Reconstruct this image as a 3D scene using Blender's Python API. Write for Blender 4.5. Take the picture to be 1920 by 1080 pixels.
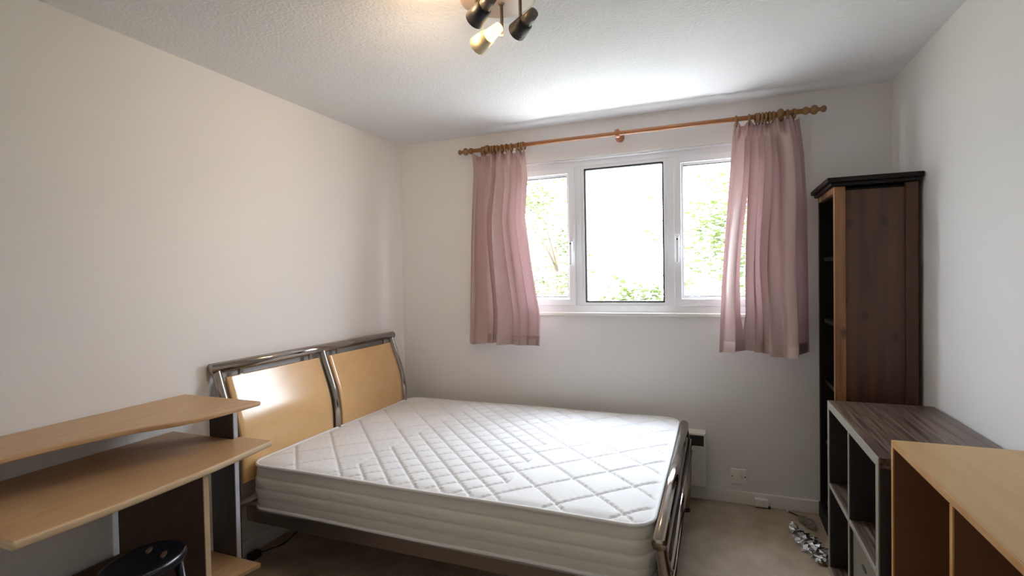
import bpy, bmesh, math, random
from mathutils import Vector, Matrix, noise
random.seed(7)
for o in list(bpy.data.objects): bpy.data.objects.remove(o)
sc = bpy.context.scene
COL = sc.collection
# ---------------------------------------------------------------- camera
CX, CY, CZ = 2.1839, -3.2712, 1.355
YAW, PITCH, ROLL, FPX = 0.3791, -0.0207, -0.0186, 960.6
def basis():
    cy, sy = math.cos(YAW), math.sin(YAW)
    r = Vector((cy, sy, 0)); f = Vector((-sy, cy, 0)); u = Vector((0, 0, 1))
    cp, sp = math.cos(PITCH), math.sin(PITCH)
    f2 = cp*f + sp*u; u2 = -sp*f + cp*u
    cr, sr = math.cos(ROLL), math.sin(ROLL)
    return cr*r + sr*u2, -sr*r + cr*u2, f2
r_, u_, f_ = basis()
cam = bpy.data.cameras.new('camera'); camo = bpy.data.objects.new('camera', cam); COL.objects.link(camo)
camo.matrix_world = Matrix(((r_.x, u_.x, -f_.x, CX), (r_.y, u_.y, -f_.y, CY), (r_.z, u_.z, -f_.z, CZ), (0, 0, 0, 1)))
cam.sensor_width = 36; cam.lens = FPX/1920*36; cam.clip_start = 0.02; cam.clip_end = 300
sc.camera = camo
# ---------------------------------------------------------------- world, sun, exposure
w = bpy.data.worlds.new('world'); sc.world = w; w.use_nodes = True
nt = w.node_tree; bg = nt.nodes['Background']
bg.inputs['Strength'].default_value = 13.0
_tc = nt.nodes.new('ShaderNodeTexCoord'); _sx = nt.nodes.new('ShaderNodeSeparateXYZ'); nt.links.new(_tc.outputs['Generated'], _sx.inputs[0])
_cr = nt.nodes.new('ShaderNodeValToRGB'); nt.links.new(_sx.outputs['Z'], _cr.inputs['Fac']); nt.links.new(_cr.outputs['Color'], bg.inputs['Color'])
_cr.color_ramp.elements[0].position = 0; _cr.color_ramp.elements[0].color = (.42, .45, .48, 1)   # overcast sky, brighter overhead
_cr.color_ramp.elements[1].position = .85; _cr.color_ramp.elements[1].color = (1.15, 1.27, 1.5, 1)
_e = _cr.color_ramp.elements.new(.35); _e.color = (.70, .76, .86, 1)
sun = bpy.data.lights.new('sun', 'SUN'); sun.energy = 22; sun.angle = 0.02; sun.color = (1, .95, .87)
suno = bpy.data.objects.new('sun', sun); COL.objects.link(suno)
suno.rotation_euler = Vector((0.3, .42, -1.1)).to_track_quat('-Z', 'Y').to_euler()
por = bpy.data.lights.new('window_portal', 'AREA'); por.shape = 'RECTANGLE'; por.size = 1.75; por.size_y = 1.03
por.cycles.is_portal = True
poro = bpy.data.objects.new('window_portal', por); COL.objects.link(poro)
poro.location = (1.635, 0.24, 1.62); poro.rotation_euler = (-math.pi/2, 0, 0)
vs = sc.view_settings
vs.view_transform = 'Standard'; vs.look = 'None'; vs.gamma = 1; vs.use_curve_mapping = False; vs.exposure = 0.81
# ---------------------------------------------------------------- materials
def mat(name, col, rough=.6, metal=0, spec=.5, coat=0, var=None, vscale=8, bump=0, bscale=200, bdist=.001, stretch=None, sheen=0):
    m = bpy.data.materials.new(name); m.use_nodes = True
    n = m.node_tree.nodes; l = m.node_tree.links; b = n['Principled BSDF']
    b.inputs['Base Color'].default_value = (*col, 1); b.inputs['Roughness'].default_value = rough
    b.inputs['Metallic'].default_value = metal; b.inputs['Specular IOR Level'].default_value = spec
    b.inputs['Coat Weight'].default_value = coat; b.inputs['Coat Roughness'].default_value = .24
    b.inputs['Sheen Weight'].default_value = sheen
    tc = n.new('ShaderNodeTexCoord'); mp = n.new('ShaderNodeMapping'); l.new(tc.outputs['Object'], mp.inputs['Vector'])
    if stretch: mp.inputs['Scale'].default_value = stretch
    if var:
        no = n.new('ShaderNodeTexNoise'); no.inputs['Scale'].default_value = vscale; no.inputs['Detail'].default_value = 6
        no.inputs['Roughness'].default_value = .6
        l.new(mp.outputs['Vector'], no.inputs['Vector'])
        cr = n.new('ShaderNodeValToRGB'); cr.color_ramp.elements[0].position = .32; cr.color_ramp.elements[1].position = .68
        cr.color_ramp.elements[0].color = (*var, 1); cr.color_ramp.elements[1].color = (*col, 1)
        l.new(no.outputs['Fac'], cr.inputs['Fac']); l.new(cr.outputs['Color'], b.inputs['Base Color'])
    if bump:
        nb = n.new('ShaderNodeTexNoise'); nb.inputs['Scale'].default_value = bscale; nb.inputs['Detail'].default_value = 3
        l.new(tc.outputs['Object'], nb.inputs['Vector'])
        bp = n.new('ShaderNodeBump'); bp.inputs['Strength'].default_value = bump; bp.inputs['Distance'].default_value = bdist
        l.new(nb.outputs['Fac'], bp.inputs['Height']); l.new(bp.outputs['Normal'], b.inputs['Normal'])
    return m
M = {}
M['wall'] = mat('wall_paint', (.84, .82, .805), .75, spec=.3, bump=.15, bscale=60, bdist=.002)
M['ceiling'] = mat('ceiling_texture', (.84, .84, .845), .85, spec=.2, bump=.5, bscale=75, bdist=.008)
M['gloss_white'] = mat('white_gloss_paint', (.86, .83, .78), .35)
M['upvc'] = mat('white_upvc', (.90, .91, .94), .28)
M['stone_sill'] = mat('weathered_sill', (.34, .33, .31), .85, var=(.28, .27, .25), vscale=30)
M['gasket'] = mat('black_gasket', (.02, .02, .022), .6)
M['carpet'] = mat('beige_carpet', (.66, .54, .42), .95, spec=.1, var=(.46, .35, .25), vscale=6, bump=.8, bscale=420, bdist=.006)
M['chrome'] = mat('chrome', (.42, .38, .35), .12, metal=1)
M['chrome_dark'] = mat('bed_rail_metal', (.25, .215, .19), .3, metal=.8)
M['maple'] = mat('maple_veneer', (.80, .51, .23), .24, var=(.74, .45, .19), vscale=6, stretch=(6, 1, 1), coat=1.0)
_b = M['maple'].node_tree.nodes['Principled BSDF']; _b.inputs['Coat Roughness'].default_value = .17; _b.inputs['Coat IOR'].default_value = 1.6
M['beech'] = mat('beech_laminate', (.62, .39, .205), .38, var=(.52, .31, .155), vscale=5, stretch=(8, 1, 8))
M['beech_edge'] = mat('beech_edge', (.60, .44, .28), .35, var=(.55, .38, .22), vscale=6)
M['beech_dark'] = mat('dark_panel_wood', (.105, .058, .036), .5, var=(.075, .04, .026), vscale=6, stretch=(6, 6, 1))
M['silver'] = mat('silver_grey_laminate', (.60, .60, .64), .35)
M['upright'] = mat('grey_brown_laminate', (.095, .085, .08), .45, var=(.075, .062, .056), vscale=9, stretch=(6, 6, 1))
M['oak'] = mat('oak_veneer', (.60, .40, .19), .42, var=(.52, .34, .155), vscale=3, stretch=(7, 1, 7))
M['oak_edge'] = mat('oak_edge', (.60, .36, .16), .4, var=(.5, .25, .08), vscale=9)
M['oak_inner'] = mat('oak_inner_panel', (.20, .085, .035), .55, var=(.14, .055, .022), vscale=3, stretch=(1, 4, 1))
M['edge_grey'] = mat('grey_edge_band', (.30, .275, .22), .4)
M['black'] = mat('black_plastic', (.008, .009, .013), .22)
M['grille'] = mat('dark_grille', (.05, .052, .05), .5)
M['heater'] = mat('heater_enamel', (.80, .76, .69), .4)
M['plastic_white'] = mat('white_plastic', (.90, .87, .80), .35)
M['foil'] = mat('crumpled_foil', (.80, .80, .82), .16, metal=.95)
M['rod'] = mat('stained_pine_rod', (.45, .19, .07), .35, var=(.36, .14, .05), vscale=10, stretch=(1, 8, 8), coat=.3)
M['ring'] = mat('turned_dark_wood', (.30, .15, .045), .35, var=(.22, .10, .03), vscale=20, coat=.3)
M['plate'] = mat('lamp_plate', (.50, .38, .31), .35)
M['lamp_dark'] = mat('lamp_dark_grey', (.012, .012, .016), .45)
M['lamp_tan'] = mat('lamp_bronze_tan', (.17, .145, .12), .4, metal=.3)
M['lamp_cream'] = mat('lamp_cream', (.72, .60, .38), .45)
M['bark'] = mat('bark', (.16, .12, .08), .9, var=(.1, .07, .05), vscale=20)
M['paving'] = mat('pale_paving', (.44, .43, .42), .9, var=(.37, .36, .35), vscale=2)
M['ground'] = mat('garden_ground', (.16, .17, .12), .95, var=(.12, .13, .09), vscale=1)
M['tick'] = mat('mattress_ticking', (.84, .83, .83), .8, spec=.2, bump=.25, bscale=900, bdist=.0006, sheen=.2)
M['border'] = mat('mattress_border', (.80, .78, .71), .8, spec=.2, bump=.3, bscale=700, bdist=.0008)
M['drawer'] = mat('drawer_grey_beige', (.17, .145, .105), .55)

def add_zebra():
    m = mat('zebra_striped_wood', (.1, .07, .05), .33); n = m.node_tree.nodes; l = m.node_tree.links
    mp = n['Mapping']; mp.inputs['Scale'].default_value = (1, .03, 1)
    no = n.new('ShaderNodeTexNoise'); no.inputs['Scale'].default_value = 85; no.inputs['Detail'].default_value = 3
    l.new(mp.outputs['Vector'], no.inputs['Vector'])
    cr = n.new('ShaderNodeValToRGB'); e = cr.color_ramp.elements
    e[0].position = .36; e[0].color = (.040, .024, .018, 1); e[1].position = .64; e[1].color = (.18, .128, .095, 1)
    x = e.new(.5); x.color = (.105, .066, .048, 1)
    l.new(no.outputs['Fac'], cr.inputs['Fac']); l.new(cr.outputs['Color'], n['Principled BSDF'].inputs['Base Color'])
    return m
M['zebra'] = add_zebra()
def add_zebra_dark():
    m = mat('dark_striped_panel', (.03, .024, .022), .5, var=(.02, .015, .014), vscale=20, stretch=(6, 6, .5)); return m
M['zebra_side'] = add_zebra_dark()
def add_pine(name, dark, light, knot):
    m = mat(name, light, .4, coat=.15); n = m.node_tree.nodes; l = m.node_tree.links
    mp = n['Mapping']; mp.inputs['Scale'].default_value = (1, 1, .07)
    no = n.new('ShaderNodeTexNoise'); no.inputs['Scale'].default_value = 22; no.inputs['Detail'].default_value = 5; no.inputs['Distortion'].default_value = .4
    l.new(mp.outputs['Vector'], no.inputs['Vector'])
    cr = n.new('ShaderNodeValToRGB'); e = cr.color_ramp.elements
    e[0].position = .3; e[0].color = (*dark, 1); e[1].position = .7; e[1].color = (*light, 1)
    l.new(no.outputs['Fac'], cr.inputs['Fac'])
    tc = n['Texture Coordinate']; m2 = n.new('ShaderNodeMapping'); m2.inputs['Scale'].default_value = (1.3, 1.3, .75); l.new(tc.outputs['Object'], m2.inputs['Vector'])
    vo = n.new('ShaderNodeTexVoronoi'); vo.inputs['Scale'].default_value = 7.5; l.new(m2.outputs['Vector'], vo.inputs['Vector'])
    r2 = n.new('ShaderNodeValToRGB'); q = r2.color_ramp.elements; q[0].position = .05; q[0].color = (1, 1, 1, 1); q[1].position = .2; q[1].color = (0, 0, 0, 1)
    l.new(vo.outputs['Distance'], r2.inputs['Fac'])
    mx = n.new('ShaderNodeMixRGB'); l.new(r2.outputs['Color'], mx.inputs['Fac']); l.new(cr.outputs['Color'], mx.inputs[1]); mx.inputs[2].default_value = (*knot, 1)
    l.new(mx.outputs['Color'], n['Principled BSDF'].inputs['Base Color'])
    return m
M['pine'] = add_pine('dark_stained_pine', (.060, .022, .010), (.115, .045, .019), (.035, .014, .008))
M['pine_front'] = add_pine('orange_stained_pine', (.19, .08, .03), (.42, .20, .075), (.12, .05, .02))
M['pine_black'] = mat('near_black_stain', (.010, .008, .007), .5, spec=.25, var=(.010, .008, .007), vscale=20)

def cloth(name, col, tr, mixf, rough=.5):
    m = bpy.data.materials.new(name); m.use_nodes = True; n = m.node_tree.nodes; l = m.node_tree.links
    b = n['Principled BSDF']; b.inputs['Base Color'].default_value = (*col, 1); b.inputs['Roughness'].default_value = rough
    b.inputs['Sheen Weight'].default_value = .05; b.inputs['Specular IOR Level'].default_value = .7; b.inputs['Sheen Roughness'].default_value = .4
    t = n.new('ShaderNodeBsdfTranslucent'); t.inputs['Color'].default_value = (*tr, 1)
    mx = n.new('ShaderNodeMixShader'); mx.inputs[0].default_value = mixf
    l.new(b.outputs[0], mx.inputs[1]); l.new(t.outputs[0], mx.inputs[2]); l.new(mx.outputs[0], n['Material Output'].inputs[0])
    tc = n.new('ShaderNodeTexCoord'); mp = n.new('ShaderNodeMapping'); mp.inputs['Scale'].default_value = (1, 1, 4); l.new(tc.outputs['Object'], mp.inputs['Vector'])
    no = n.new('ShaderNodeTexNoise'); no.inputs['Scale'].default_value = 26; no.inputs['Detail'].default_value = 4; l.new(mp.outputs['Vector'], no.inputs['Vector'])
    bp = n.new('ShaderNodeBump'); bp.inputs['Strength'].default_value = .2; bp.inputs['Distance'].default_value = .004
    l.new(no.outputs['Fac'], bp.inputs['Height']); l.new(bp.outputs['Normal'], b.inputs['Normal'])
    return m
M['curtain'] = cloth('pink_satin', (.50, .36, .33), (.70, .40, .42), .09, .42)
M['leaf'] = cloth('leaf_green', (.055, .075, .018), (.08, .10, .025), .4, .5)
def glass():
    m = bpy.data.materials.new('window_glass'); m.use_nodes = True; n = m.node_tree.nodes; l = m.node_tree.links
    n.remove(n['Principled BSDF']); t = n.new('ShaderNodeBsdfTransparent'); t.inputs['Color'].default_value = (.97, .985, .975, 1)
    g = n.new('ShaderNodeBsdfGlossy'); g.inputs['Roughness'].default_value = .02
    mx = n.new('ShaderNodeMixShader'); mx.inputs[0].default_value = .035
    l.new(t.outputs[0], mx.inputs[1]); l.new(g.outputs[0], mx.inputs[2]); l.new(mx.outputs[0], n['Material Output'].inputs[0])
    return m
M['glass'] = glass()
def emis(name, col, s):
    m = bpy.data.materials.new(name); m.use_nodes = True; b = m.node_tree.nodes['Principled BSDF']
    b.inputs['Base Color'].default_value = (*col, 1); b.inputs['Emission Color'].default_value = (*col, 1); b.inputs['Emission Strength'].default_value = s
    return m
M['lit'] = emis('lit_lamp_glass', (1.0, .68, .30), 1.6)
M['bulb'] = emis('lit_bulb', (1.0, .72, .40), 12)
# ---------------------------------------------------------------- helpers
def link(name, bm, m, parent=None, smooth=False, bevel=0, seg=2):
    me = bpy.data.meshes.new(name)
    if bevel:
        bmesh.ops.remove_doubles(bm, verts=bm.verts, dist=1e-6)
        ed = [e for e in bm.edges if len(e.link_faces) == 2 and e.calc_face_angle(0) > .6]
        bmesh.ops.bevel(bm, geom=ed, offset=bevel, segments=seg, affect='EDGES', profile=.5, clamp_overlap=True)
    bmesh.ops.recalc_face_normals(bm, faces=bm.faces)
    bm.to_mesh(me); bm.free()
    if smooth:
        for p in me.polygons: p.use_smooth = True
    ms = m if isinstance(m, (list, tuple)) else [m]
    for k in ms: me.materials.append(M[k])
    o = bpy.data.objects.new(name, me); COL.objects.link(o)
    if parent:
        o.parent = parent
        if parent.parent is None and parent.type == 'EMPTY': o.matrix_parent_inverse = Matrix.Translation(-parent.location)
    return o
def tag(o, label=None, cat=None, group=None, kind=None):
    if label: o['label'] = label
    if cat: o['category'] = cat
    if group: o['group'] = group
    if kind: o['kind'] = kind
    return o
def thing(name, loc, label, cat, group=None):
    o = bpy.data.objects.new(name, None); COL.objects.link(o); o.location = loc; o.empty_display_size = .1
    return tag(o, label, cat, group)
def box(bm, x0, x1, y0, y1, z0, z1):
    v = [bm.verts.new((x, y, z)) for z in (z0, z1) for y in (y0, y1) for x in (x0, x1)]
    for f in ((0, 1, 3, 2), (4, 6, 7, 5), (0, 4, 5, 1), (2, 3, 7, 6), (0, 2, 6, 4), (1, 5, 7, 3)): bm.faces.new([v[i] for i in f])
def bx(name, m, x0, x1, y0, y1, z0, z1, parent=None, bevel=.0015):
    bm = bmesh.new(); box(bm, min(x0, x1), max(x0, x1), min(y0, y1), max(y0, y1), min(z0, z1), max(z0, z1)); return link(name, bm, m, parent, bevel=bevel)
def tube(bm, pts, r, n=12, cap=True, sx=1.0):
    pts = [Vector(p) for p in pts]; rings = []; up = None
    for i, p in enumerate(pts):
        t = (pts[min(i+1, len(pts)-1)] - pts[max(i-1, 0)]).normalized()
        if up is None: up = Vector((0, 0, 1)) if abs(t.z) < .9 else Vector((0, 1, 0))
        a = t.cross(up).normalized(); b = a.cross(t).normalized(); up = b
        rr = r[i] if isinstance(r, (list, tuple)) else r
        rings.append([bm.verts.new(p + a*rr*sx*math.cos(k*2*math.pi/n) + b*rr*math.sin(k*2*math.pi/n)) for k in range(n)])
    for i in range(len(rings)-1):
        for k in range(n): bm.faces.new((rings[i][k], rings[i][(k+1) % n], rings[i+1][(k+1) % n], rings[i+1][k]))
    if cap: bm.faces.new(rings[0][::-1]); bm.faces.new(rings[-1])
def lathe(bm, axis0, dirv, prof, n=20, cap=True):
    d = Vector(dirv).normalized(); p0 = Vector(axis0)
    tube(bm, [p0 + d*t for t, _ in prof], [max(r, 1e-4) for _, r in prof], n, cap)
def spline(pts, k=8):
    pts = [Vector(p) for p in pts]; out = []
    P = [pts[0]*2-pts[1]] + pts + [pts[-1]*2-pts[-2]]
    for i in range(1, len(P)-2):
        for j in range(k):
            t = j/k; a, b, c, d = P[i-1], P[i], P[i+1], P[i+2]
            out.append(.5*((2*b) + (c-a)*t + (2*a-5*b+4*c-d)*t*t + (3*b-a-3*c+d)*t**3))
    out.append(pts[-1]); return out
def interp(tab, t):
    if t <= tab[0][0]: return tab[0][1]
    for (a, x), (b, y) in zip(tab, tab[1:]):
        if t <= b: return x + (y-x)*(t-a)/(b-a)
    return tab[-1][1]
def S(o): o['kind'] = 'structure'; return o
# ---------------------------------------------------------------- room shell
W, H, YF = 3.055, 2.35, -3.52
WX0, WX1, WZ0, WZ1 = .77, 2.50, 1.115, 2.122
S(bx('floor', 'carpet', -.2, W+.2, YF-.2, .27, -.15, 0, bevel=0))
S(bx('ceiling', 'ceiling', -.2, W+.2, YF-.2, .27, H, H+.2, bevel=0))
S(bx('wall_left', 'wall', -.2, 0, YF-.2, .27, 0, H, bevel=0))
S(bx('wall_right', 'wall', W, W+.2, YF-.2, .27, 0, H, bevel=0))
S(bx('wall_front', 'wall', 0, W, YF-.2, YF, 0, H, bevel=0))
bm = bmesh.new()
xs = [0, WX0, WX1, W]; zs = [0, WZ0, WZ1, H]
for y in (0, .27):
    g = [[bm.verts.new((x, y, z)) for x in xs] for z in zs]
    for i in range(3):
        for j in range(3):
            if i == 1 and j == 1: continue
            bm.faces.new((g[i][j], g[i][j+1], g[i+1][j+1], g[i+1][j]))
    if y == 0: g0 = g
for a, b in (((1, 1), (1, 2)), ((1, 2), (2, 2)), ((2, 2), (2, 1)), ((2, 1), (1, 1))):
    bm.faces.new((g0[a[0]][a[1]], g0[b[0]][b[1]], g[b[0]][b[1]], g[a[0]][a[1]]))
S(link('wall_back', bm, 'wall'))
def skirting(name, x0, x1, y0, y1):
    bm = bmesh.new(); box(bm, x0, x1, y0, y1, 0, .074)
    return S(link(name, bm, 'gloss_white', bevel=.004))
skirting('baseboard_back', .016, W-.016, -.016, 0)
skirting('baseboard_left', 0, .016, YF, 0)
skirting('baseboard_right', W-.016, W, YF, 0)
# ---------------------------------------------------------------- window
win = bpy.data.objects.new('window_1', None); COL.objects.link(win); win.location = (1.635, .06, WZ0); S(win)
win['label'] = 'white three-light window between the pink curtains'
def frame_ring(bm, x0, x1, z0, z1, t, y0, y1):
    o = [(x0, z0), (x1, z0), (x1, z1), (x0, z1)]; i = [(x0+t, z0+t), (x1-t, z0+t), (x1-t, z1-t), (x0+t, z1-t)]
    rings = []
    for pts, y in ((o, y0), (i, y0), (i, y1), (o, y1)): rings.append([bm.verts.new((p[0], y, p[1])) for p in pts])
    for a in range(4):
        for k in range(4): bm.faces.new((rings[a][k], rings[a][(k+1) % 4], rings[(a+1) % 4][(k+1) % 4], rings[(a+1) % 4][k]))
bm = bmesh.new()
frame_ring(bm, WX0, WX1, WZ0, WZ1, .048, .035, .10)
link('outer_frame', bm, 'upvc', win, bevel=.004)
bx('mullion', 'upvc', 1.318, 1.368, .037, .098, WZ0+.046, WZ1-.046, win, .004)
bx('mullion', 'upvc', 1.905, 1.953, .037, .098, WZ0+.046, WZ1-.046, win, .004)
def pane(x0, x1, z0, z1, yg):
    bm = bmesh.new(); frame_ring(bm, x0-.004, x1+.004, z0-.004, z1+.004, .0115, yg-.016, yg+.016)
    gk = link('gasket', bm, 'gasket', win)
    bm = bmesh.new(); box(bm, x0, x1, z0 and yg-.003, yg+.003, z0, z1); link('pane', bm, 'glass', win)
GZ0, GZ1 = 1.216, 2.012
for (x0, x1) in ((.815, 1.324), (1.947, 2.455)):
    bm = bmesh.new(); frame_ring(bm, x0, x1, WZ0+.046, WZ1-.046, .044, .024, .092); link('sash', bm, 'upvc', win, bevel=.005)
    bm = bmesh.new(); frame_ring(bm, x0+.040, x1-.040, WZ0+.086, WZ1-.086, .016, .040, .085); link('glazing_bead', bm, 'upvc', win, bevel=.003)
    pane(x0+.050, x1-.050, WZ0+.098, WZ1-.098, .06)
bm = bmesh.new(); frame_ring(bm, 1.366, 1.907, WZ0+.046, WZ1-.046, .020, .040, .09); link('glazing_bead', bm, 'upvc', win, bevel=.003)
pane(1.387, 1.886, WZ0+.068, WZ1-.068, .06)
for x, s in ((1.303, 1), (1.968, -1)):
    bm = bmesh.new(); box(bm, x-.012, x+.012, .008, .024, 1.52, 1.60); box(bm, x-.009, x+.009, -.012, .010, 1.555, 1.583)
    box(bm, x-.0085, x+.0085, -.018, -.008, 1.43, 1.583)
    h = link('window_handle', bm, 'upvc', win, bevel=.003)
    bm = bmesh.new(); lathe(bm, (x, -.018, 1.568), (0, -1, 0), [(0, .005), (.002, .005)], 12)
    k = link('lock_button', bm, 'gasket', h)
bx('window_board', 'gloss_white', WX0-.03, WX1+.03, -.022, .040, WZ0-.018, WZ0+.003, win, .004)
bx('outer_sill', 'stone_sill', WX0-.05, WX1+.05, .10, .34, WZ0-.03, WZ0+.012, win, .004)
bx('head_drip', 'upvc', WX0, WX1, .012, .036, WZ1-.012, WZ1-.001, win, .002)
# ---------------------------------------------------------------- curtain pole with rings and curtains
PY, PZ = -.10, 2.222
pole = thing('curtain_pole', (1.64, 0, PZ), 'orange stained wooden curtain pole with turned finials above the window', 'curtain pole')
bm = bmesh.new(); lathe(bm, (.60, PY, PZ), (1, 0, 0), [(0, .0135), (2.08, .0135)], 16); link('rod', bm, 'rod', pole, True)
fp = [(0, .0135), (.01, .020), (.02, .022), (.03, .014), (.038, .013), (.046, .022), (.056, .026), (.068, .022), (.076, .011), (.086, .009), (.093, .016), (.101, .018), (.109, .015), (.115, .004)]
for x, s in ((.655, -1), (2.625, 1)):
    bm = bmesh.new(); lathe(bm, (x, PY, PZ), (s, 0, 0), fp, 20); link('finial', bm, 'ring', pole, True)
for x in (.76, 1.632, 2.52):
    bm = bmesh.new()
    lathe(bm, (x-.016, PY, PZ), (1, 0, 0), [(0, .017), (.004, .024), (.016, .028), (.028, .024), (.032, .017)], 20)
    tube(bm, [(x, PY+.02, PZ), (x, -.028, PZ-.002)], .009, 12)
    lathe(bm, (x, 0, PZ-.002), (0, -1, 0), [(0, .028), (.012, .026), (.018, .018), (.03, .010)], 18)
    link('bracket', bm, 'ring' if x != 1.632 else 'rod', pole, True)
def make_ring():
    bm = bmesh.new(); n = 20
    R0, r0 = .0225, .0062
    rows = []
    for i in range(n):
        a = 2*math.pi*i/n; c = Vector((0, math.cos(a)*R0, math.sin(a)*R0)); d = c.normalized()
        rows.append([bm.verts.new(c + d*math.cos(b)*r0 + Vector((1, 0, 0))*math.sin(b)*r0) for b in [2*math.pi*j/8 for j in range(8)]])
    for i in range(n):
        for j in range(8): bm.faces.new((rows[i][j], rows[(i+1) % n][j], rows[(i+1) % n][(j+1) % 8], rows[i][(j+1) % 8]))
    return bm
rg = None
def rings(xs, group, label):
    global rg
    for x in xs:
        if rg is None:
            rg = o = link('curtain_ring', make_ring(), 'ring', None, True)
            bm = bmesh.new(); tube(bm, [(0, 0, -.026), (0, 0, -.038)], .002, 6); link('ring_eye', bm, 'gasket', rg)
        else:
            o = rg.copy(); COL.objects.link(o); c = rg.children[0].copy(); c.parent = o; COL.objects.link(c)
        o.location = (x, PY, PZ-.008); o.rotation_euler = (0, 0, random.uniform(-.25, .25))
        tag(o, label, 'curtain ring', group)
rings([.725, .742, .792, .812, .835, .868, .90, .935, .985, 1.002, 1.02], 'rings of the left curtain', 'small dark wooden curtain ring holding the left pink curtain')
rings([2.30, 2.365, 2.40, 2.415, 2.432, 2.448, 2.465, 2.485, 2.555, 2.585], 'rings of the right curtain', 'small dark wooden curtain ring holding the right pink curtain')
def curtain(name, edges, zt, zb, folds, label, gap=None, amp=.05, seed=1, npl=6):
    """edges: tables of left and right x against height; folds: (centre s, half width, depth) pushed towards the room"""
    bm = bmesh.new(); L, R = edges; rnd = random.Random(seed)
    ph = [rnd.uniform(0, 6) for _ in range(6)]
    def P(s, z, dx=0):
        t = (zt-z)/(zt-zb)          # 0 top .. 1 bottom
        xl, xr = interp(L, z), interp(R, z)
        head = max(0, 1-t/.085); hs = head*head*(3-2*head)
        n, Dm, k, b0, bw, bh = folds
        fade = min(1, max(0, 1-hs))
        u = s + .035*math.sin(2*math.pi*s*1.4+ph[0]) + .018*math.sin(2*math.pi*s*3.1+ph[1]+1.2*t) - .035*math.sin(ph[0]) - .018*math.sin(ph[1])
        dep = Dm*(.55+.45*min(1, t*1.6))*(.8+.35*math.sin(s*11+ph[2]))
        d = dep*(.5-.5*math.cos(2*math.pi*n*u+.5*math.sin(3.5*t+ph[3]+s*4))) + .005*math.sin(s*38+4*t+ph[4]) + bh*math.exp(-((s-b0)/bw)**2)*min(1, .3+t)
        pinch = math.sin(s*npl*2*math.pi); trip = .009*math.sin(s*npl*2*math.pi*3)
        d = d*fade + (.016+.018*pinch+trip)*hs
        x = xl+(xr-xl)*s - k*(xr-xl)/(4*math.pi*n)*math.sin(4*math.pi*n*u)*fade*min(1, t*4)*math.sin(math.pi*min(1, max(0, s)))**.3
        x += (.010*math.sin(7*t+ph[2])*math.sin(math.pi*s))*min(1, t*2)
        zz = z + (.010*math.sin(s*9+ph[3]) if t > .5 else 0)*(t-.5)*2 + (.002+.010*pinch)*hs
        return Vector((x+dx, PY+.028-d, zz))
    def patch(s0, s1, ns, g0=None, g1=None):
        nz = 110; rows = []
        for i in range(nz+1):
            z = zt+(zb-zt)*i/nz; row = []
            for j in range(ns+1):
                f = j/ns; s = s0+(s1-s0)*f; dx = 0
                if g0: dx += g0(z)*(1-f)**4
                if g1: dx += g1(z)*f**4
                row.append(bm.verts.new(P(s, z, dx)))
            rows.append(row)
        for i in range(nz):
            for j in range(ns): bm.faces.new((rows[i][j], rows[i][j+1], rows[i+1][j+1], rows[i+1][j]))
    if gap:
        sg, fn = gap; patch(0, sg, int(260*sg), None, lambda z: -fn(z)/2); patch(sg, 1, int(260*(1-sg)), lambda z: fn(z)/2, None)
    else: patch(0, 1, 260)
    bmesh.ops.remove_doubles(bm, verts=bm.verts, dist=1e-5)
    o = link(name, bm, 'curtain', None, True)
    tag(o, label, 'curtain')
    # hem: folded band with its own edge along the bottom
    bm = bmesh.new(); prev = None; n = 160
    for j in range(n+1):
        s = j/n; col = []
        if gap and abs(s-gap[0]) < 1e-9: pass
        for z in (zb+.062, zb+.060, zb+.001):
            p = P(s, z); p.y -= .0035 if z != zb+.062 else .0; col.append(bm.verts.new(p))
        if prev:
            for a in range(2): bm.faces.new((prev[a], col[a], col[a+1], prev[a+1]))
        prev = col
    link('hem', bm, 'curtain', o, True)
    return o
curtain('curtain', ([(.93, .590), (1.6, .615), (2.2, .645)], [(.91, 1.128), (1.1, 1.135), (1.4, 1.085), (1.75, 1.03), (2.0, 1.045), (2.2, 1.022)]), 2.189, .912,
        (5, .085, 1.6, .54, .13, .10),
        'pink satin curtain hanging at the left of the window', seed=3, npl=6)
curtain('curtain', ([(.90, 2.197), (1.3, 2.215), (1.7, 2.245), (2.2, 2.285)], [(.91, 2.655), (1.7, 2.648), (2.0, 2.635), (2.2, 2.612)]), 2.193, .905,
        (4.4, .085, 1.6, .77, .11, .14),
        'pink satin curtain hanging at the right of the window, beside the tall bookcase',
        gap=(.235, lambda z: .026*max(0, min(1, (1.78-z)/.35))*(1 if z > 1.12 else max(0, 1-(1.12-z)/.1))), seed=9, npl=5)
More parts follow.
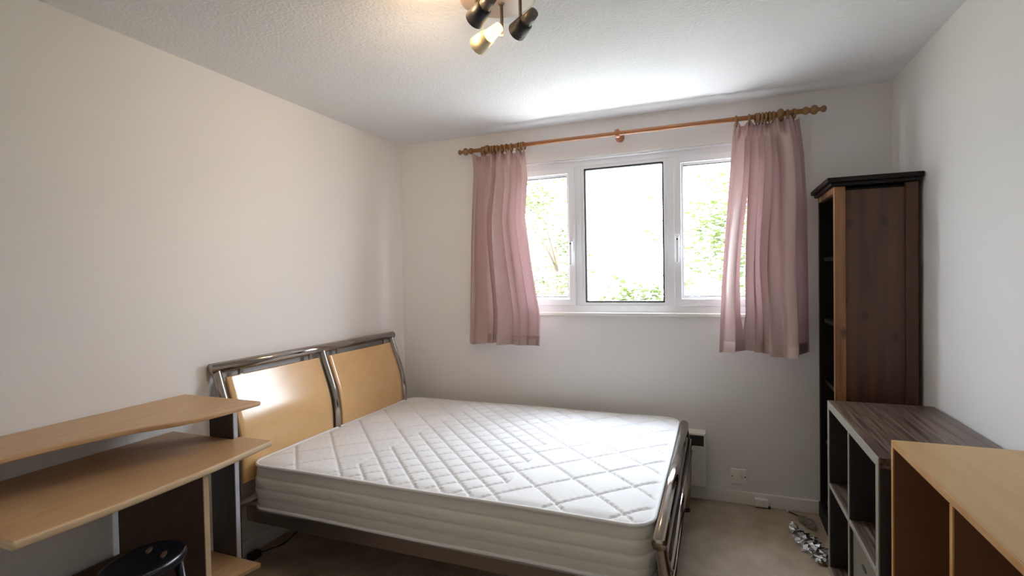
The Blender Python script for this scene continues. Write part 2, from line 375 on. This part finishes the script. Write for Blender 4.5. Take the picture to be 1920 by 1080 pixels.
# ---------------------------------------------------------------- ceiling spotlight
PL = Vector((1.485, -1.60, H))
lamp = thing('ceiling_spotlight', tuple(PL), 'round ceiling spotlight plate with swivelling cone heads, one lit', 'ceiling lamp')
bm = bmesh.new(); lathe(bm, PL, (0, 0, -1), [(0, .128), (.014, .135), (.022, .133), (.026, .12), (.03, .02)], 48); link('ceiling_plate', bm, 'plate', lamp, True)
def head(back, front, rodtop, lit=False, mats=('lamp_tan', 'lamp_dark')):
    back, front = Vector(back), Vector(front); d = (front-back).normalized(); Ln = (front-back).length
    bm = bmesh.new(); lathe(bm, back, d, [(0, .010), (.002, .0165), (Ln*.5, .0225)], 24)
    a = link('spot_body', bm, mats[0], lamp, True)
    bm = bmesh.new(); lathe(bm, back, d, [(Ln*.46, .0235), (Ln*.5, .026), (Ln, .0325), (Ln*1.0, .0305), (Ln*.75, .022), (Ln*.7, .002)], 28, False)
    s = link('spot_shade', bm, mats[1], lamp, True)
    bm = bmesh.new(); c = back+d*Ln*.82
    lathe(bm, c-d*.01, d, [(0, .004), (.006, .014), (.014, .018), (.019, .016), (.022, .002)], 16)
    link('bulb', bm, 'bulb' if lit else 'gloss_white', s, True)
    mid = back+d*Ln*.35
    bm = bmesh.new(); tube(bm, [Vector(rodtop), Vector((rodtop[0], rodtop[1], mid.z+.03)), mid], .006, 10); lathe(bm, (rodtop[0], rodtop[1], H-.034), (0, 0, 1), [(0, .010), (.008, .014)], 14)
    link('stem', bm, 'lamp_tan', lamp, True)
def at(px, py, dist):
    d = f_ + (px-960)/FPX*r_ - (py-540)/FPX*u_
    return Vector((CX, CY, CZ)) + d*dist
spots = []
for b_, f__, rt, lit_, ms_ in (
    (at(927, -12, 1.58), at(889, 38, 1.67), (1.43, -1.66, H-.03), False, ('lamp_tan', 'lamp_dark')),
    (at(1002, 22, 1.64), at(969, 60, 1.725), (1.575, -1.62, H-.03), False, ('lamp_tan', 'lamp_dark')),
    (at(937, 50, 1.70), at(895, 86, 1.785), (1.49, -1.58, H-.03), False, ('lit', 'lamp_cream')),
    (Vector((1.42, -1.83, 2.30)), Vector((1.36, -1.875, 2.285)), (1.47, -1.72, H-.03), True, ('lamp_tan', 'lamp_cream'))):
    head(b_, f__, rt, True, ms_)
    d = (f__-b_).normalized()
    if lit_:
        pl = bpy.data.lights.new('bulb_light', 'POINT'); pl.energy = 2.6; pl.color = (1, .68, .36); pl.shadow_soft_size = .03
        po = bpy.data.objects.new('bulb_light', pl); COL.objects.link(po); po.location = (1.325, -1.825, 2.28)
    else:
        pl = bpy.data.lights.new('bulb_light', 'SPOT'); pl.energy = 5.0; pl.color = (1, .76, .54); pl.shadow_soft_size = .02
        pl.spot_size = math.radians(115); pl.spot_blend = 1
        po = bpy.data.objects.new('bulb_light', pl); COL.objects.link(po); po.location = f__ + d*.006
        po.rotation_euler = d.to_track_quat('-Z', 'Y').to_euler()
# ---------------------------------------------------------------- bed
bed = thing('double_bed', (1.07, -.9, 0), 'chrome tube double bed with curved maple headboard in the corner', 'bed')
PROF = [(.027, .955), (.045, .90), (.066, .84), (.088, .78), (.108, .72), (.122, .66), (.130, .59), (.131, .50), (.131, .3), (.131, .0)]
def px_at(z):
    for (a, za), (b, zb) in zip(PROF, PROF[1:]):
        if z >= zb: return b+(a-b)*(z-zb)/(za-zb)
    return .131
prof_s = spline([(x, 0, z) for x, z in PROF], 6)
def px_s(z):
    for a, b in zip(prof_s, prof_s[1:]):
        if z >= b.z: return b.x+(a.x-b.x)*(z-b.z)/max(1e-9, a.z-b.z)
    return .131
for y in (-.215, -.900, -1.585):
    bm = bmesh.new(); tube(bm, [(p.x, y, p.z) for p in prof_s], .021, 16); link('headboard_post', bm, 'chrome', bed, True)
bm = bmesh.new(); tube(bm, [(.029, -.190, .960), (.029, -1.612, .960)], .025, 20); link('headboard_rail', bm, 'chrome', bed, True)
bm = bmesh.new(); tube(bm, [(.131, -.215, .33), (.131, -1.585, .33)], .018, 14); link('headboard_cross_rail', bm, 'chrome_dark', bed, True)
for y0, y1 in ((-.24, -.862), (-.940, -1.545)):
    bm = bmesh.new(); N = 26; loops = []
    for y, o in ((y0, .0045), (y0-.002, .007), (y0-.03, .007), ((y0+y1)/2, .007), (y1+.03, .007), (y1+.002, .007), (y1, .0045)):
        zz = [.42] + [.423+(.909-.423)*i/(N-2) for i in range(N-1)] + [.912]
        loops.append(([bm.verts.new((px_s(z)+o, y, z)) for z in zz], [bm.verts.new((px_s(z)-o, y, z)) for z in zz]))
    for (fa, ba), (fb, bb) in zip(loops, loops[1:]):
        for i in range(len(fa)-1):
            bm.faces.new((fa[i], fa[i+1], fb[i+1], fb[i])); bm.faces.new((ba[i], ba[i+1], bb[i+1], bb[i]))
        for e in (0, -1): bm.faces.new((fa[e], ba[e], bb[e], fb[e]))
    for fa, ba in (loops[0], loops[-1]):
        for i in range(len(fa)-1): bm.faces.new((fa[i], fa[i+1], ba[i+1], ba[i]))
    p = link('headboard_panel', bm, 'maple', bed)
    for pg in p.data.polygons: pg.use_smooth = abs(pg.normal.y) < .5 and abs(pg.normal.z) < .8
    for f in (.1, .86):
        yy = y0+(y1-y0)*f
        bm = bmesh.new(); box(bm, .030, .044, yy-.011, yy+.011, .900, .948); link('clip', bm, 'chrome', p, bevel=.002)
bx('side_rail', 'chrome_dark', 0.12, 2.01, -1.525, -1.495, .235, .300, bed, .006)
bx('side_rail', 'chrome_dark', 0.12, 2.01, -.185, -.155, .235, .300, bed, .006)
bx('centre_beam', 'chrome_dark', .11, 2.02, -.90, -.86, .225, .262, bed, .003)
for k in range(13):
    x = .20+k*.142
    bx('slat', 'beech', x, x+.065, -1.49, -.19, .286, .298, bed, 0)
# footboard: rounded top rail, lower rails, curved end posts
FX = [(2.006, .49), (2.014, .44), (2.024, .36), (2.024, .2), (2.010, .0)]
for y in (-.205, -1.570):
    bm = bmesh.new(); tube(bm, spline([(x, y, z) for x, z in FX], 5), [.020]*21, 16); link('footboard_post', bm, 'chrome', bed, True)
    bm = bmesh.new(); lathe(bm, (2.01, y, 0), (0, 0, 1), [(0, .026), (.008, .026), (.014, .021)], 16); link('foot_cap', bm, 'gasket', bed, True)
bm = bmesh.new(); tube(bm, [(2.006, -.185, .490), (2.006, -1.592, .490)], .024, 20); link('footboard_rail', bm, 'chrome', bed, True)
for z, r in ((.405, .011), (.345, .011)):
    bm = bmesh.new(); tube(bm, [(2.040, -.205, z), (2.040, -1.57, z)], r, 14); link('footboard_lower_rail', bm, 'chrome', bed, True)
bx('footboard_strip', 'chrome_dark', 2.016, 2.028, -1.55, -.22, .24, .43, bed, .002)
# mattress
MX0, MX1, MY0, MY1, MZ0, MZ1, MR = .144, 1.976, -1.520, -.135, .300, .512, .085
def rr(dx, dy, hx, hy, r):
    """distance scale for ray (dx,dy) to rounded rectangle boundary"""
    lo, hi = 0, 2
    for _ in range(26):
        m = (lo+hi)/2; x, y = abs(dx)*m, abs(dy)*m
        ix, iy = x-(hx-r), y-(hy-r)
        ins = (x <= hx and y <= hy) if (ix <= 0 or iy <= 0) else (ix*ix+iy*iy <= r*r)
        if ins: lo = m
        else: hi = m
    return lo
HX, HY = (MX1-MX0)/2, (MY1-MY0)/2; MCX, MCY = (MX0+MX1)/2, (MY0+MY1)/2
def groove(v, per, wd):
    d = abs((v/per) - round(v/per))*per; return math.exp(-(d/wd)**2)
def quilt(x, y):
    e = min(x-MX0, MX1-x, y-MY0, MY1-y)
    wob = .0035
    u = x+y; v = x-y
    u2 = u-.41+wob*math.sin(v*2*math.pi/.042); v2 = v-2.59+wob*math.sin(u*2*math.pi/.042+1)
    g = max(groove(u2, .25, .0062), groove(v2, .25, .0062))
    if .655 < x < 1.385: g = max(g, groove(u2-.125, .25, .0062), groove(v2-.125, .25, .0062))
    elif x <= .655: g = max(g, .35*groove(v2-.125, .25, .006)*(1 if (u*16) % 1 > .45 else 0))
    # pillow height away from the seams
    per = .125 if .655 < x < 1.385 else .25
    pu = abs(math.sin(math.pi*u2/per)); pv = abs(math.sin(math.pi*v2/per))
    pil = (pu*pv)**.5 * (.006 if per == .25 else .0045)
    edge = min(1, e/.03)
    return edge*(pil - .009*g)
bm = bmesh.new(); NX, NY = 330, 244; rows = []
for i in range(NX+1):
    row = []
    for j in range(NY+1):
        a, b = -1+2*i/NX, -1+2*j/NY
        m = max(abs(a), abs(b))
        if m > .6:
            sx, sy = a/m*HX, b/m*HY; k = rr(sx, sy, HX, HY, MR); blend = (m-.6)/.4; k = 1+(k-1)*blend*blend
            x, y = a*HX*k, b*HY*k
        else: x, y = a*HX, b*HY
        e = (1-m)*HY
        z = MZ1 - .010 + .010*min(1, e/.05)**.5 + quilt(x+MCX, y+MCY)
        row.append(bm.verts.new((x+MCX, y+MCY, z)))
    rows.append(row)
for i in range(NX):
    for j in range(NY): bm.faces.new((rows[i][j], rows[i+1][j], rows[i+1][j+1], rows[i][j+1]))
mt = link('mattress', bm, 'tick', None, True)
tag(mt, 'white diamond-quilted double mattress lying bare on the chrome bed', 'mattress')
def outline(off, n=360):
    out = []
    hx, hy, r = HX+off, HY+off, MR+off
    per = []
    segs = 16
    for cx, cy, a0 in ((hx-r, hy-r, 0), (-(hx-r), hy-r, 90), (-(hx-r), -(hy-r), 180), (hx-r, -(hy-r), 270)):
        for k in range(segs+1):
            a = math.radians(a0+90*k/segs); per.append(Vector((cx+r*math.cos(a), cy+r*math.sin(a), 0)))
    # subdivide the straight runs
    for i, p in enumerate(per):
        q = per[(i+1) % len(per)]; L = (q-p).length; c = max(1, int(L/.02))
        for k in range(c): out.append(p.lerp(q, k/c))
    return out
base = outline(0)
bm = bmesh.new(); nz = 44; rows = []
for i in range(nz+1):
    t = i/nz; z = MZ0+(MZ1-.012-MZ0)*t
    row = []
    for p in base:
        d = Vector((p.x, p.y, 0)); nrm = Vector((max(0, abs(d.x)-(HX-MR))*(1 if d.x > 0 else -1), max(0, abs(d.y)-(HY-MR))*(1 if d.y > 0 else -1), 0))
        nrm = nrm.normalized() if nrm.length > 1e-6 else Vector((0, 1, 0))
        arc = p.x if abs(nrm.y) > abs(nrm.x) else p.y
        ribs = abs(math.sin(math.pi*t*4))**.6*.0045
        pk = .0025*noise.noise(Vector((arc*22, z*60, p.x*3)))+.0012*math.sin(arc*95+6*t)
        bulge = .012*math.sin(math.pi*t)
        off = ribs+pk*math.sin(math.pi*t)+bulge-.006
        row.append(bm.verts.new((MCX+p.x+nrm.x*off, MCY+p.y+nrm.y*off, z)))
    rows.append(row)
nb = len(base)
for i in range(nz):
    for j in range(nb): bm.faces.new((rows[i][j], rows[i][(j+1) % nb], rows[i+1][(j+1) % nb], rows[i+1][j]))
bm.faces.new(rows[0][::-1])
link('border', bm, 'border', mt, True)['label'] = 'ribbed cream mattress side'
for z in (MZ0+.005, MZ1-.008):
    bm = bmesh.new(); rows = []; o2 = outline(.001)
    for i, p in enumerate(o2):
        t = (o2[(i+1) % len(o2)]-o2[i-1]).normalized(); nr = Vector((t.y, -t.x, 0)); wv = .0015*math.sin(i*.13)
        rows.append([bm.verts.new(Vector((MCX, MCY, z+wv))+p+nr*math.cos(a)*.0075+Vector((0, 0, 1))*math.sin(a)*.0075) for a in [2*math.pi*k/10 for k in range(10)]])
    for i in range(len(rows)):
        for k in range(10): bm.faces.new((rows[i][k], rows[i][(k+1) % 10], rows[(i+1) % len(rows)][(k+1) % 10], rows[(i+1) % len(rows)][k]))
    link('piping', bm, 'tick', mt, True)
# ---------------------------------------------------------------- computer desk at the left wall
def slab(name, m, pts, z0, z1, parent, bevel=.004, mats_side=None):
    bm = bmesh.new(); a = [bm.verts.new((x, y, z0)) for x, y in pts]; b = [bm.verts.new((x, y, z1)) for x, y in pts]
    bm.faces.new(a[::-1]); bm.faces.new(b)
    for i in range(len(pts)):
        j = (i+1) % len(pts); f = bm.faces.new((a[i], a[j], b[j], b[i]))
    o = link(name, bm, [m] + ([mats_side] if mats_side else []), parent, bevel=bevel, seg=3)
    if mats_side:
        for p in o.data.polygons:
            if abs(p.normal.z) < .8: p.material_index = 1
    return o
desk = thing('computer_desk', (.3, -2.165, 0), 'beech computer desk with raised monitor shelf against the left wall', 'desk')
DZ, SZ = .722, .868
front = spline([(.530, -1.735, 0), (.556, -1.93, 0), (.568, -2.06, 0), (.572, -2.20, 0), (.574, -2.32, 0), (.570, -2.45, 0), (.562, -2.572, 0)], 5)
slab('desktop', 'beech', [(.355, -1.735)] + [(p.x, p.y) for p in front] + [(.004, -2.572), (.004, -1.775), (.355, -1.775)], DZ-.024, DZ, desk, .009, 'beech_edge')
sf = spline([(.450, -1.715, 0), (.451, -1.82, 0), (.446, -1.92, 0), (.418, -2.04, 0), (.348, -2.17, 0), (.306, -2.32, 0), (.291, -2.46, 0), (.286, -2.572, 0)], 5)
slab('monitor_shelf', 'beech', [(.004, -1.715)] + [(p.x, p.y) for p in sf] + [(.004, -2.572)], SZ-.018, SZ, desk, .006, 'beech')
up = bx('upright_panel', 'upright', .215, .352, -1.768, -1.752, .0, SZ-.019, desk)
bx('edge_strip', 'silver', .351, .356, -1.769, -1.751, .0, SZ-.019, up, 0)
up2 = bx('upright_panel', 'upright', .015, .20, -2.568, -2.552, .0, SZ-.019, desk)
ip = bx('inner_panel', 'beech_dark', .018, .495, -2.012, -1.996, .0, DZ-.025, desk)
bx('edge_strip', 'beech_edge', .494, .499, -2.014, -1.994, .0, DZ-.025, ip, .001)
slab('tower_shelf', 'beech', [(.05, -1.77), (.10, -1.77), (.485, -1.77), (.475, -1.81), (.46, -1.995), (.05, -1.995)], .216, .234, desk, .003)
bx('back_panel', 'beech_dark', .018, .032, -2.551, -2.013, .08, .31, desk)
bx('cable_clip', 'silver', .472, .486, -2.018, -2.012, DZ-.045, DZ-.032, desk)
# stool
ST = (.520, -2.235)
stool = thing('stool', (ST[0], ST[1], 0), 'black plastic stool with two slots in its seat, under the desk', 'stool')
SZT = .50
def soval(ax, ay, rot, n=40, e=2.3):
    out = []
    for k in range(n):
        a = 2*math.pi*k/n; c, s = math.cos(a), math.sin(a)
        x = ax*abs(c)**(2/e)*(1 if c > 0 else -1); y = ay*abs(s)**(2/e)*(1 if s > 0 else -1)
        out.append((x*math.cos(rot)-y*math.sin(rot), x*math.sin(rot)+y*math.cos(rot)))
    return out
bm = bmesh.new(); lv = []
for sc_, z in ((.86, SZT-.034), (.97, SZT-.030), (1.0, SZT-.015), (.97, SZT-.003), (.90, SZT), (.80, SZT-.003), (0.55, SZT-.005)):
    lv.append([bm.verts.new((ST[0]+x*sc_, ST[1]+y*sc_, z)) for x, y in soval(.096, .125, .2)])
for a, b in zip(lv, lv[1:]):
    for k in range(40): bm.faces.new((a[k], a[(k+1) % 40], b[(k+1) % 40], b[k]))
bm.faces.new(lv[0][::-1]); bm.faces.new(lv[-1])
seat = link('seat', bm, 'black', stool, True)
for sx in (-.045, .025):
    bm = bmesh.new(); pts = [(ST[0]+sx+.007*math.cos(a)*.8-.020*math.sin(a)*.6, ST[1]+.045+.007*math.cos(a)*.6+.020*math.sin(a)*.8) for a in [2*math.pi*k/16 for k in range(16)]]
    a = [bm.verts.new((x, y, SZT-.006)) for x, y in pts]; b = [bm.verts.new((x, y, SZT-.0015)) for x, y in pts]
    bm.faces.new(a[::-1]); bm.faces.new(b)
    for k in range(16): bm.faces.new((a[k], a[(k+1) % 16], b[(k+1) % 16], b[k]))
    link('handle_slot', bm, 'beech_dark', seat)
for sx, sy in ((-1, -1), (1, -1), (-1, 1), (1, 1)):
    bm = bmesh.new(); tube(bm, [(ST[0]+sx*.055, ST[1]+sy*.07, SZT-.03), (ST[0]+sx*.085, ST[1]+sy*.11, 0)], [.014, .012], 10); link('leg', bm, 'black', stool, True)
# ---------------------------------------------------------------- tall bookcase
bc = thing('tall_bookcase', (2.87, -.24, 0), 'tall dark stained pine bookcase with a black cornice in the right corner', 'bookcase')
BX0, BX1, BY0, BY1, BZ = 2.708, 3.036, -.440, -.032, 1.757
bx('side_panel', 'pine', BX0+.045, BX1-.046, BY0+.013, BY0+.027, .06, BZ-.02, bc, .001)
bx('stile', 'pine_front', BX0, BX0+.046, BY0, BY0+.028, 0, BZ-.001, bc, .003)
bx('stile', 'pine', BX1-.048, BX1, BY0, BY0+.028, 0, BZ-.001, bc, .003)
bx('side_panel', 'pine_black', BX0, BX1, BY1-.026, BY1, 0, BZ-.001, bc, .002)
bx('back_panel', 'pine_black', BX1-.012, BX1-.002, BY0+.028, BY1-.026, .06, BZ-.001, bc, 0)
bx('top_rail', 'pine_front', BX0, BX0+.02, BY0+.028, BY1-.026, BZ-.03, BZ-.001, bc, .001)
for z in (.09, .42, .75, 1.08, 1.41, BZ-.028):
    bx('shelf', 'pine_black', BX0+.022, BX1-.013, BY0+.029, BY1-.027, z, z+.02, bc, .001)
bx('plinth', 'pine_black', BX0-.006, BX0+.016, BY0-.004, BY1, 0, .085, bc, .003)
bm = bmesh.new(); box(bm, BX0-.018, BX1+.006, BY0-.018, BY1+.010, BZ, BZ+.016); box(bm, BX0-.034, BX1+.012, BY0-.034, BY1+.014, BZ+.0161, BZ+.038)
link('cornice', bm, 'pine_black', bc, bevel=.004)
# ---------------------------------------------------------------- cube shelf unit (2 x 2)
cu = thing('cube_shelf', (2.84, -1.0, 0), 'low dark striped cube shelving unit in front of the tall bookcase', 'shelf unit')
UX0, UX1, UY0, UY1, UZ = 2.645, 3.036, -1.392, -.612, .775
def panel(name, m, x0, x1, y0, y1, z0, z1, em, parent, ew=.004):
    o = bx(name, m, x0+ew, x1, y0, y1, z0, z1, parent, 0)
    bx('edge_strip', em, x0, x0+ew, y0, y1, z0, z1, o, .0008); return o
panel('top_panel', 'zebra', UX0, UX1, UY0, UY1, UZ-.032, UZ, 'edge_grey', cu)
panel('bottom_panel', 'zebra', UX0, UX1, UY0, UY1, .0, .032, 'edge_grey', cu)
panel('end_panel', 'zebra_side', UX0, UX1, UY0, UY0+.030, .0325, UZ-.0325, 'edge_grey', cu)
panel('end_panel', 'zebra_side', UX0, UX1, UY1-.030, UY1, .0325, UZ-.0325, 'edge_grey', cu)
panel('divider', 'zebra_side', UX0, UX1-.01, -1.010, -.994, .0325, UZ-.0325, 'edge_grey', cu)
panel('middle_shelf', 'zebra', UX0, UX1-.01, UY0+.031, -1.011, .395, .411, 'edge_grey', cu)
panel('middle_shelf', 'zebra', UX0, UX1-.01, -.993, UY1-.031, .395, .411, 'edge_grey', cu)
bx('back_panel', 'zebra_side', UX1-.008, UX1, UY0+.031, UY1-.031, .033, UZ-.033, cu, 0)
dr = bx('drawer', 'drawer', UX0+.012, UX0+.30, UY0+.034, -1.014, .036, .392, cu, .003)
bm = bmesh.new(); pts = [(-1.175+.030*math.cos(a), .312+.009*math.sin(a)) for a in [2*math.pi*k/20 for k in range(20)]]
a = [bm.verts.new((UX0+.0105, y, z)) for y, z in pts]; b = [bm.verts.new((UX0+.0135, y, z)) for y, z in pts]
bm.faces.new(a[::-1]); bm.faces.new(b)
for k in range(20): bm.faces.new((a[k], a[(k+1) % 20], b[(k+1) % 20], b[k]))
link('handle_hole', bm, 'gasket', dr)
# ---------------------------------------------------------------- light oak shelf unit
ok = thing('oak_shelf_unit', (2.86, -1.84, 0), 'light oak veneer low shelf unit at the right edge, nearest the viewer', 'shelf unit')
OX0, OX1, OY0, OY1, OZ = 2.668, 3.036, -2.26, -1.432, .846
panel('top_panel', 'oak', OX0, OX1, OY0, OY1, OZ-.018, OZ, 'oak_edge', ok)
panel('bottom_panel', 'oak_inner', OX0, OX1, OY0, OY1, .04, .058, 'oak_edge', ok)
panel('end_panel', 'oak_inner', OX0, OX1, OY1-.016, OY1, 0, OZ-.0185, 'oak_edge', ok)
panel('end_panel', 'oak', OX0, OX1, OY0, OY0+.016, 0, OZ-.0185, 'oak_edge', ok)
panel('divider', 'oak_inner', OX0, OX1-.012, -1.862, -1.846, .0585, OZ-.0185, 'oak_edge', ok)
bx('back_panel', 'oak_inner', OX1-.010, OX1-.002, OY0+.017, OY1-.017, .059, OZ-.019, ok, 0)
# ---------------------------------------------------------------- heater, switches, floor bits
ht = thing('panel_heater', (1.85, -.05, .1), 'white wall panel heater with dark top grille behind the foot of the bed', 'heater')
HX0, HX1 = 1.55, 2.118
bm = bmesh.new(); box(bm, HX0, HX1, -.095, -.004, .405, .418); link('top_cover', bm, 'heater', ht, bevel=.003)
bx('body', 'heater', HX0, HX1, -.086, -.004, .100, .338, ht, .004)
bx('end_cap', 'heater', HX1-.010, HX1, -.090, -.004, .3385, .4045, ht, .002)
bx('grille', 'grille', HX0+.005, HX1-.011, -.074, -.004, .3385, .4045, ht, 0)
for k in range(4):
    z = .350+k*.0145
    bx('grille_bar', 'grille', HX0+.006, HX1-.012, -.084, -.075, z, z+.005, ht, 0)
sw = thing('wall_switch', (2.296, 0, .16), 'square white fused wall switch above the skirting right of the heater', 'switch')
bx('faceplate', 'plastic_white', 2.253, 2.339, -.010, 0, .117, .203, sw, .003)
bx('fuse_holder', 'plastic_white', 2.279, 2.301, -.0135, -.0101, .145, .178, sw, .0015)
bm = bmesh.new(); lathe(bm, (2.316, -.0101, .160), (0, -1, 0), [(0, .0115), (.002, .011), (.0035, .008)], 20); link('cable_outlet', bm, 'heater', sw, True)
for x in (2.262, 2.332):
    bm = bmesh.new(); lathe(bm, (x, -.0101, .160), (0, -1, 0), [(0, .0038), (.0012, .0035)], 12); link('screw', bm, 'grille', sw, True)
tj = thing('telephone_socket', (2.415, -.016, .04), 'small white telephone junction box on the skirting below the wall switch', 'socket')
bx('cover', 'plastic_white', 2.378, 2.450, -.046, -.017, .008, .054, tj, .006)
bx('base', 'grille', 2.384, 2.462, -.036, -.017, .001, .012, tj, .001)
# small plug and cable behind the bed end of the desk
cb = thing('power_adapter', (.07, -1.44, 0), 'small black adapter on the carpet by the left wall under the bed head', 'adapter')
bm = bmesh.new(); box(bm, .05, .088, -1.47, -1.41, .0, .035); link('adapter_body', bm, 'black', cb, bevel=.006)
bm = bmesh.new(); tube(bm, spline([(.07, -1.41, .015), (.075, -1.36, .006), (.10, -1.28, .004), (.07, -1.18, .004), (.05, -1.10, .004)], 6), .003, 8); link('cable', bm, 'black', cb, True)
# crumpled foil on the carpet, beside the bookcase
def crumple(name, pts, wid, seed, m, label, cat):
    rnd = random.Random(seed); bm = bmesh.new(); P = spline(pts, 8); n = 12; rows = []
    for i, p in enumerate(P):
        f = i/(len(P)-1); wv = wid*(.35+.65*math.sin(math.pi*min(.97, max(.03, f))))
        t = (P[min(i+1, len(P)-1)]-P[max(i-1, 0)]).normalized(); sd = Vector((-t.y, t.x, 0))
        row = []
        for k in range(n):
            a = 2*math.pi*k/n; q = wv*(1+.5*rnd.uniform(-1, 1))
            z = max(.0015, .016+math.sin(a)*q*.55)
            row.append(bm.verts.new(Vector((p.x, p.y, 0))+sd*math.cos(a)*q+t*rnd.uniform(-.006, .006)+Vector((0, 0, z))))
        rows.append(row)
    for i in range(len(rows)-1):
        for k in range(n): bm.faces.new((rows[i][k], rows[i][(k+1) % n], rows[i+1][(k+1) % n], rows[i+1][k]))
    bm.faces.new(rows[0][::-1]); bm.faces.new(rows[-1])
    bmesh.ops.triangulate(bm, faces=bm.faces)
    return tag(link(name, bm, m), label, cat)
crumple('foil_wrapper', [(2.550, -.22, 0), (2.568, -.33, 0), (2.60, -.43, 0), (2.628, -.52, 0), (2.632, -.585, 0)], .044, 4, 'foil', 'crumpled silver foil wrapper on the carpet beside the shelving', 'wrapper')
crumple('plastic_wrapper', [(2.60, -.10, 0), (2.615, -.15, 0), (2.635, -.20, 0), (2.65, -.24, 0)], .026, 12, 'edge_grey', 'grey crumpled plastic wrapper behind the silver foil at the bookcase foot', 'wrapper')
cl = thing('cable_end', (2.55, -.06, 0), 'thin cable end with a white tip lying by the skirting near the foil', 'cable')
bm = bmesh.new(); tube(bm, spline([(2.548, -.052, .010), (2.58, -.07, .006), (2.62, -.10, .005), (2.66, -.11, .005)], 6), .004, 8); link('cord', bm, 'grille', cl, True)
bm = bmesh.new(); lathe(bm, (2.551, -.0535, .0105), (-1, .55, .1), [(0, .004), (.001, .007), (.013, .006), (.014, .003)], 10); link('tip', bm, 'plastic_white', cl, True)
# ---------------------------------------------------------------- garden outside
bm = bmesh.new(); box(bm, -40, 45, .5, 70, -2.9, -2.7); g = link('lawn', bm, 'ground'); S(g)
bm = bmesh.new(); box(bm, -6, 10, .5, 8.5, -2.699, -2.66); S(link('patio', bm, 'paving'))
def tree(loc, r, hgt, n, label, seed):
    rnd = random.Random(seed); t = thing('tree', loc, label, 'tree', 'trees in the garden')
    X, Y, Z = loc
    bm = bmesh.new(); tube(bm, [(X, Y, Z), (X+.05, Y, Z+hgt*.4), (X-.05, Y+.05, Z+hgt*.8)], [.11, .08, .03], 10); tr = link('trunk', bm, 'bark', t, True)
    ends = []
    for k in range(9):
        a = rnd.uniform(0, 6.28); h0 = Z+hgt*rnd.uniform(.35, .75); L = r*rnd.uniform(.6, 1)
        e = Vector((X+math.cos(a)*L, Y+math.sin(a)*L, h0+hgt*rnd.uniform(.1, .3))); ends.append(e)
        bm = bmesh.new(); tube(bm, [(X, Y, h0), ((X+e.x)/2, (Y+e.y)/2, (h0+e.z)/2+.1), e], [.03, .02, .006], 6); link('branch', bm, 'bark', t, True)
    ends.append(Vector((X, Y, Z+hgt*.85)))
    bm = bmesh.new()
    for k in range(n):
        c = rnd.choice(ends); p = c+Vector((rnd.gauss(0, 1), rnd.gauss(0, 1), rnd.gauss(0, .8)))*r*.27
        s = rnd.uniform(.045, .085); M3 = Matrix.Rotation(rnd.uniform(0, 6.28), 3, 'Z') @ Matrix.Rotation(rnd.uniform(-1.2, 1.2), 3, 'X')
        v = [bm.verts.new(p+M3 @ Vector(q)*s) for q in ((-1, 0, 0), (0, -.5, -.12), (1, 0, 0), (0, .5, -.12))]
        bm.faces.new(v)
    f = link('foliage', bm, 'leaf', t); f['kind'] = 'stuff'
tree((.62, 6.2, -2.7), .72, 4.3, 1800, 'sparse green tree seen through the middle pane of the window', 1)
tree((3.95, 6.2, -2.7), 1.85, 5.6, 6500, 'large leafy tree partly seen through the right pane of the window, crown widened to block sky light', 2)  # crown enlarged past the view to keep sky light off the left wall
tree((-1.35, 8.6, -2.7), 1.15, 6.0, 2400, 'sparse tree seen through the left pane of the window', 3)
